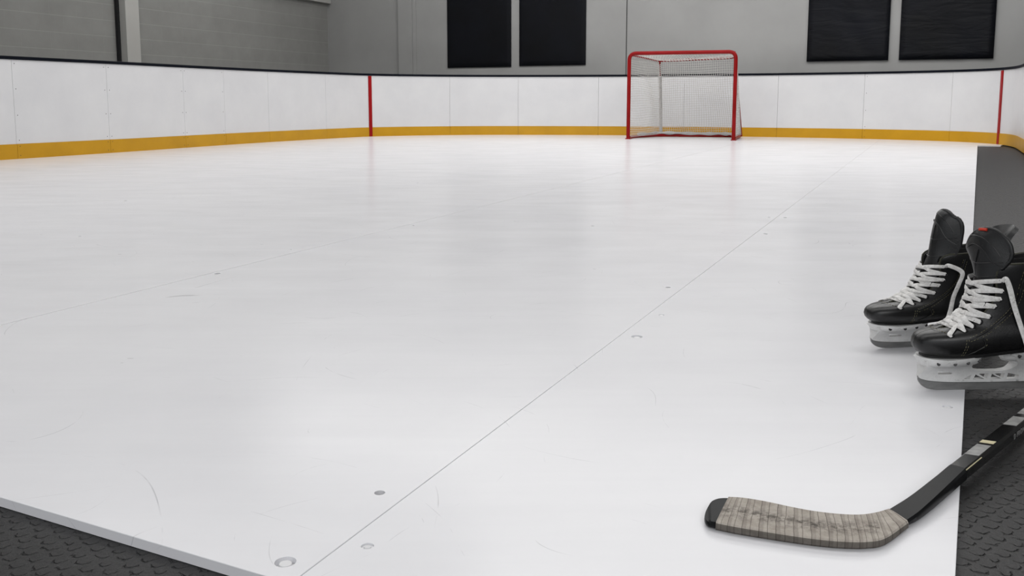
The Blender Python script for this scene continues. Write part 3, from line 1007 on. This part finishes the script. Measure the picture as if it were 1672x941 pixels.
    onT([(.60, 0), (.66, -.002), (.72, -.002), (.80, .0)])
    obj('quilting_seam', bm, M['leather'], tg, smooth=60)
    if tagm:
        bm = NB()
        add_tube(bm, [tongue_pt(.98, y-.014)[0]+tongue_pt(.98, y-.014)[1]*.003 for y in (.002, .006, .010, .016)], .0028, 6)
        tag(obj('tag', bm, M['orange'], tg, smooth=60), 'small orange-red tab on the tongue top')
    # eyelets
    for sd in (1, -1):
        for i in range(9):
            x, z = eyelet_xz(i); p, n = surf(x, z, sd, .001)
            q = n.to_track_quat('Z', 'Y').to_matrix().to_4x4(); Mx = Matrix.Translation(p) @ q
            bm = NB()
            ring = [Mx @ V((.0036*cos(a*pi/8), .0036*sin(a*pi/8), 0)) for a in range(16)]
            add_tube(bm, ring, .0011, 6, closed=True)
            bmesh.ops.create_cone(bm, cap_ends=True, segments=14, radius1=.0031, radius2=.0031, depth=.0006, matrix=Mx)
            obj('eyelet', bm, M['eyelet'], boot, smooth=60)
    # laces
    bm = NB()
    LW = .0082
    def strand(i, si, j, sj, lift):
        x0, z0 = eyelet_xz(i); x1, z1 = eyelet_xz(j)
        p0, n0 = surf(x0, z0, si, .0008); p1, n1 = surf(x1, z1, sj, .0008)
        pts = [p0, p0+n0*.0018+V((.0035, -.002*si, .001))]; nr = [n0, n0]
        for f in (.22, .38, .5, .62, .78):
            z = z0+(z1-z0)*f
            y = (1-f)*(p0.y)*1.0+f*(p1.y)
            s_ = s_at_z(min(.150, z+.004))
            yy = y
            q, n = tongue_pt(s_, yy)
            # stay outside the boot edge
            pts.append(q+n*(.0075+lift+(.0022 if abs(f-.5) > .2 else .0015))); nr.append(n)
        pts += [p1+n1*.0018+V((.0035, -.002*sj, .001)), p1]; nr += [n1, n1]
        add_ribbon(bm, pts, nr, LW, .0014, 5)
    strand(0, 1, 0, -1, .000)
    for i in range(8):
        strand(i, 1, i+1, -1, .0008 if i % 2 else .0026)
        strand(i, -1, i+1, 1, .0026 if i % 2 else .0008)
    obj('lacing', bm, M['lace'], root, smooth=50)
    for pts, nr in tails:
        bm = NB(); add_ribbon(bm, pts, nr, .0095, .0015, 10); obj('lace_end', bm, M['lace'], root, smooth=50)
    # outsole
    bm = NB()
    ol = []
    xb, xf, W, w = prf(0); xm = (xb+xf)/2; a = (xf-xb)/2+.002
    for k in range(60):
        th = 2*pi*k/60; x = xm+a*math.copysign(abs(cos(th))**(2/PW), cos(th))
        ol.append((x, (W+.002)*math.copysign(abs(sin(th))**(2/PW), sin(th))*foot_f(x, 0)))
    add_prism(bm, ol, ZB-.004, ZB+.002); obj('outsole', bm, M['leather'], root, smooth=40)
    # holder
    hroot = None
    outl = [(.268, .064), (.2685, .052), (.272, .038), (.2755, .027), (.268, .0225), (.25, .019), (.22, .0165), (.18, .0155), (.12, .015), (.06, .0155), (.02, .018), (-.002, .026),
            (.004, .038), (.010, .052), (.010, .064), (.108, .064), (.103, .056), (.097, .049), (.094, .043), (.101, .0385), (.11, .0355), (.13, .0345), (.158, .0352), (.172, .038), (.182, .046), (.186, .064)]
    outl = [(p.x, p.y) for p in cat([V((x, z, 0)) for x, z in outl], 3, True)]
    hl = [[(.243, .0385), (.214, .0345), (.214, .031), (.240, .0315)],
          [(.178, .0215), (.190, .0215), (.176, .0295)],
          [(.168, .0295), (.172, .0205), (.150, .0205)],
          [(.162, .0305), (.143, .0305), (.146, .0215)],
          [(.137, .0305), (.139, .0205), (.118, .0205)],
          [(.132, .0302), (.112, .0302), (.114, .0215)],
          [(.106, .0305), (.108, .0205), (.086, .0205), (.084, .027)],
          [(.064, .0215), (.052, .0215), (.066, .031)]]
    def th(x, z):
        t = max(0, min(1, (z-.026)/.036)); t = t*t*(3-2*t)
        edge = 1
        return .0052+.0175*t
    bm = NB(); add_plate(bm, outl, hl, th, .004)
    hold = obj('blade_holder', bm, M['holder'], root, smooth=50)
    for (xa, xb_, hw) in ((.160, .2775, .0385), (-.001, .122, .032)):
        bm = NB(); L = (xb_-xa)/2; cx = (xa+xb_)/2; R = []
        for (z, k) in ((.049, .58), (.0525, .80), (.058, .93), (.0635, 1.0), (.0665, 1.0)):
            R.append([bm.verts.new((cx+L*(.80+.20*k)*math.copysign(abs(cos(q))**.85, cos(q)), hw*k*math.copysign(abs(sin(q))**.85, sin(q))*(foot_f(cx+L*cos(q), 0)**.5), z)) for q in [2*pi*m/56 for m in range(56)]])
        for q, r_ in zip(R, R[1:]):
            for m in range(56): bm.faces.new((q[m], q[(m+1) % 56], r_[(m+1) % 56], r_[m]))
        bm.faces.new(R[0][::-1]); bm.faces.new(R[-1])
        obj('mounting_flange', bm, M['holder'], hold, smooth=60)
        for sd in (1, -1):
            for m in ((-.72, -.3, .12, .6) if xa > .1 else (-.6, 0, .6)):
                x = cx+L*m
                yy = hw*.945*(1-abs(m)**2.35)**(1/2.35)*(foot_f(x, 0)**.5)*sd
                bm = NB(); Mx = Matrix.Translation((x, yy, .0585)) @ Matrix.Rotation(-sd*radians(68), 4, 'X')
                bmesh.ops.create_cone(bm, cap_ends=True, segments=14, radius1=.0036, radius2=.003, depth=.0012, matrix=Mx)
                obj('rivet', bm, M['rivet'], hold, smooth=40)
    st = [(.2735, .028), (.2755, .024), (.2735, .017), (.2665, .009), (.256, .0035), (.24, .001), (.2, 0), (.14, 0), (.08, 0), (.04, .0006), (.02, .003), (.006, .010), (-.001, .020), (0, .0265), (.02, .0185), (.06, .0165), (.14, .016), (.22, .0175), (.25, .020)]
    st = [(p.x, p.y) for p in cat([V((x, z, 0)) for x, z in st], 4, True)]
    bm = NB(); add_plate(bm, st, [], lambda x, z: .0017, .008)
    obj('steel_runner', bm, M['steel'], root, smooth=40)
    def walk(o):
        if o.type == 'MESH':
            for v in o.data.vertices:
                c = v.co
                if c.z > .028: c.z += min(1, (c.z-.028)/.03)*max(0, .235-c.x)*.075
        for ch in o.children: walk(ch)
    walk(root)
    tag(root, label, 'skate', 'pair of black hockey skates')
    return root

# front skate
def place(nose_u, nose_v, rz, L=.286):
    p = G(nose_u, nose_v)
    off = Matrix.Rotation(rz, 3, 'Z') @ V((L, 0, 0))
    return V((p.x-off.x, p.y-off.y, 0))
rA = pi+radians(4)
e0x, e0z = eyelet_xz(8)
pA, nA = surf(e0x, e0z, 1, .001)
tA = [(pA, nA), (pA+V((-.004, .006, .004)), V((0, 1, .2)))]
for x, z, o_ in ((.133, .118, .004), (.124, .088, .004), (.112, .052, .004), (.101, .020, .005)):
    p, n = surf(x, z, 1, o_); tA.append((p, n))
tA += [(V((.094, .052, .050)), V((0, 1, .1))), (V((.088, .056, .022)), V((0, 1, .3))), (V((.083, .062, .003)), V((0, 1, .5)))]
pF, nF = surf(e0x, e0z, -1, .001)
tF = [(pF, nF)]
for x, z, o_ in ((.115, .12, .004), (.108, .08, .004), (.11, .04, .005)):
    p, n = surf(x, z, -1, o_); tF.append((p, n))
tF += [(V((.115, -.055, .04)), V((0, -1, .1))), (V((.12, -.065, .004)), V((0, -1, .4)))]
sp = lambda L: ([a for a, b in L], [b for a, b in L])
make_skate('ice_skate', 'front black hockey skate with white laces, nearest the camera, cut off by the frame', place(1488, 638, rA), rA, [sp(tA)], True, twist=.47, tscale=.93)
rB = pi+radians(12)
tB = [(pA, nA), (pA+V((-.004, .008, .004)), V((0, 1, .2)))]
for x, z, o_ in ((.116, .118, .008), (.122, .088, .010), (.134, .058, .012)):
    p, n = surf(x, z, 1, o_); tB.append((p, n))
tB += [(V((.150, .062, .098)), V((.1, 1, .3))), (V((.166, .075, .076)), V((.2, .7, .7))), (V((.185, .082, .064)), V((0, .5, 1))), (V((.205, .078, .060)), V((0, .4, 1)))]
tB2 = [(V((.128, .058, .094)), V((0, .6, 1))), (V((.15, .068, .090)), V((0, .6, 1))), (V((.175, .070, .080)), V((0, .6, 1))), (V((.205, .066, .068)), V((0, .6, 1))), (V((.225, .060, .062)), V((0, .6, 1)))]
make_skate('ice_skate', 'rear black hockey skate with loose white laces, standing behind the front one', place(1413, 571, rB, .286*1.13), rB, [sp(tB)], tscale=.88, tongue_line=TCB, guard=HGB).scale = (1.13, 1, .86)

# ------------------------------------------------------------------ hockey stick
root_p = G(1465, 850, 0)
sroot = empty('hockey_stick', root_p)
tag(sroot, 'black hockey stick lying flat, its curved blade wrapped in worn beige tape', 'hockey stick')
ZT = .012
toe = [((1150.4, 838), (1150.8, 842)), ((1152, 831.5), (1152.8, 846.5)), ((1156, 823), (1157, 850)), ((1162, 816), (1161, 851.2)), ((1171, 811.8), (1164, 851.8)), ((1180, 810.5), (1166.5, 852.3))]
bl_ = [((1190, 810.6), (1169, 852.6)), ((1215, 812.3), (1203, 859.5)), ((1250, 818), (1245, 866.3)), ((1292, 827), (1290, 873.2)), ((1331, 834), (1336, 879.3)),
      ((1371, 838.5), (1378, 882.8)), ((1404, 839.5), (1415, 883)), ((1430, 836), (1446, 877)), ((1450, 830), (1483, 851))]
nk = [((1450, 830), (1483, 851)), ((1483, 810), (1504, 835)), ((1516, 785), (1536, 806)), ((1549, 757.3), (1566, 777))]
sh = [((1549, 757.3), (1566, 777)), ((1574, 738.5), (1592, 751)), ((1604, 715.5), (1619, 728)), ((1635, 692), (1652, 699.5)), ((1672, 662.6), (1690, 668))]
# the shaft is straight: fit it from two pairs
Zs = .021
def loft(rows, zt, tk, cham=.002, n=6, closed_toe=False, attr=False, bulge=0):
    """rows of (far, near) edge points in the world; zt/tk per row"""
    F = cat([r_[0] for r_ in rows], n); Nn = cat([r_[1] for r_ in rows], n)
    Z = cat([V((a, b, 0)) for a, b in zip(zt, tk)], n)
    bm = NB(); R = []; K = 8
    la = bm.verts.layers.float.new('along'); lc = bm.verts.layers.float.new('across')
    for i in range(len(F)):
        f, q = F[i]-root_p, Nn[i]-root_p; z1, th_ = Z[i].x, Z[i].y; w = (q-f); L = max(1e-4, w.length); d_ = w/L
        c = min(cham, L*.3, th_*.45)
        ring = []
        pts = [(0, z1-c, 0)]+[(c+(L-2*c)*k/K, z1+bulge*sin(pi*k/K), (c+(L-2*c)*k/K)/L) for k in range(K+1)]+[(L, z1-c, 1), (L, z1-th_+c, 1), (L-c, z1-th_, 1), (c, z1-th_, 0), (0, z1-th_+c, 0)]
        for a, z, t in pts:
            v = bm.verts.new((f.x+d_.x*a, f.y+d_.y*a, z)); v[la] = i/(len(F)-1); v[lc] = t; ring.append(v)
        R.append(ring)
    m = len(R[0])
    for q, r_ in zip(R, R[1:]):
        for k in range(m): bm.faces.new((q[k], q[(k+1) % m], r_[(k+1) % m], r_[k]))
    bm.faces.new(R[0][::-1]); bm.faces.new(R[-1])
    return bm
def rows_of(lst, z): return [(G(*a, z), G(*b, z)) for a, b in lst]
blade_rows = rows_of(toe+bl_[:], ZT)
bm = loft(blade_rows, [.009]*3+[.0105]*(len(blade_rows)-3), [.0065]*3+[.008]*(len(blade_rows)-3), .0028)
obj('blade', bm, M['blade'], sroot, smooth=40)
def grow(rows, g):
    out = []
    for f, q in rows:
        d_ = (q-f).normalized(); out.append((f-d_*g, q+d_*g))
    return out
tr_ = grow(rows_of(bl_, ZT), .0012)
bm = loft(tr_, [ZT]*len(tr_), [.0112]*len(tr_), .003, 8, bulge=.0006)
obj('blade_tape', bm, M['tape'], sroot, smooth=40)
# neck, rising to the shaft
nk_rows = [(G(*a, z), G(*b, z)) for (a, b), z in zip(nk, (ZT-.001, .0145, .0185, Zs))]
NECKLOFT = lambda: loft(nk_rows, [.011, .0145, .0185, Zs], [.0085, .012, .0155, .0185], .003, 8)
# shaft : straight bar of rectangular section
fA, fB = G(1549, 757.3, Zs), G(1672, 662.6, Zs)
sd_ = (fB-fA).normalized(); wn = (nk_rows[-1][1]-nk_rows[-1][0]); 
perp = V((sd_.y, -sd_.x, 0)); 
if perp.dot(wn) < 0: perp = -perp
SWd = abs(wn.dot(perp)); print('shaft width', SWd, 'blade len', (tr_[0][0]-tr_[-1][0]).length)
SWd = max(.024, min(.034, SWd))
shl = 1.18
a0 = fA.copy()
nk_rows[-1] = (a0, a0+perp*SWd)
nk_rows[-2] = (nk_rows[-2][0], nk_rows[-2][0].lerp(nk_rows[-2][1], 1.0))
obj('neck', NECKLOFT(), M['blade'], sroot, smooth=40)
stt = [0, .02, .05, .1, .2, .4, .8, shl]
rows = [(a0+sd_*t, a0+sd_*t+perp*SWd) for t in stt]
zt_ = [Zs-.0045*max(0, (t-.1))/shl*1.0 for t in stt]
bm = loft(rows, zt_, [.0185 if t > .01 else .018 for t in stt], .0035, 4)
shaft = obj('shaft', bm, M['shaft'], sroot, smooth=40)
# decals on the top face and text on the near face
def lcl(t, w, z): 
    p = a0+sd_*t+perp*(SWd*w)-root_p; return V((p.x, p.y, z))
def tt_at(u, v):
    p = G(u, v, Zs); return (p-a0).dot(sd_)
t1a, t1b = tt_at(1573, 741), tt_at(1594, 725)
t2a, t2b = tt_at(1635, 692), tt_at(1652, 679)
t3a, t3b = tt_at(1658, 674), tt_at(1690, 650)
t4a, t4b = tt_at(1597, 722), tt_at(1602, 718)
for i, (ta, tb) in enumerate(((t1a, t1b), (t2a, t2b), (t3a, t3b), (t4a, t4b))):
    bm = NB()
    def fd(s, t):
        sk = .006*(t)*(1)
        p = lcl(ta+(tb-ta)*s+sk, .12+.70*t, Zs+.0004-.0045*max(0, ta-.1)/shl); return p, V((0, 0, 1))
    add_sheet(bm, fd, 4, 4, .0003)
    tag(obj('decal', bm, M['decal'] if i < 3 else M['gold'], shaft), 'worn silver block printed on the shaft')
bm = NB(); add_tube(bm, [lcl(t, .985, Zs-.0008) for t in [tt_at(1571, 765)+(tt_at(1596, 745)-tt_at(1571, 765))*k/4 for k in range(5)]], .0008, 5)  # highlight on the near shaft edge, modelled as a pale tube
obj('edge_highlight', bm, M['gold'], shaft)
def text_mesh(body, size, ext=.0002):
    cu = bpy.data.curves.new('text', 'FONT'); cu.body = body; cu.size = size; cu.extrude = ext; cu.align_x = 'LEFT'; cu.space_character = 1.25
    o = bpy.data.objects.new('text', cu); C.objects.link(o)
    dg = bpy.context.evaluated_depsgraph_get(); dg.update()
    me = bpy.data.meshes.new_from_object(o.evaluated_get(dg)); bpy.data.objects.remove(o); return me
ft_ = tt_at(1639, 706)
me = text_mesh('D FRON', .0125)
to = bpy.data.objects.new('lettering', me); me.materials.append(M['decal']); link(to, shaft)
ey_ = V((0, 0, 1)); ez_ = perp
p = lcl(tt_at(1630, 698), 1.0, .0065)+perp*.0004
to.matrix_local = Matrix(((sd_.x, 0, ez_.x, p.x), (sd_.y, 0, ez_.y, p.y), (0, 1, 0, p.z), (0, 0, 0, 1)))

# ------------------------------------------------------------------ light
w = bpy.data.worlds.new('world'); SC.world = w; w.use_nodes = True
w.node_tree.nodes['Background'].inputs[0].default_value = (.93, .96, 1, 1)
w.node_tree.nodes['Background'].inputs[1].default_value = .75
def area(name, loc, rot, sx, sy_, e, col=(1, .98, .95)):
    l = bpy.data.lights.new(name, 'AREA'); l.shape = 'RECTANGLE'; l.size = sx; l.size_y = sy_; l.energy = e; l.color = col
    o = bpy.data.objects.new(name, l); C.objects.link(o); o.location = loc; o.rotation_euler = rot
    return o
for (x, y, e) in ((-4, 3, 80), (0, 3, 104), (3.5, 2.5, 104), (-3, 8, 118), (1.5, 8, 188), (5, 7, 160), (1.0, 12.3, 155), (4.5, 10.8, 160), (-1.8, 13, 150)):
    area('ceiling_lamp', (x, y, WZ-.05), (0, 0, radians(-22)), 4.2, 1.8, e*.53, (1, .99, .975))
area('front_fill', (0.5, -3.4, 3.2), (radians(62), 0, 0), 6, 1.6, 100, (1, .99, .98))  # added fill light behind the camera, not a fitting of the hall
SC.view_settings.view_transform = 'Standard'
SC.view_settings.look = 'None'
SC.view_settings.exposure = 0
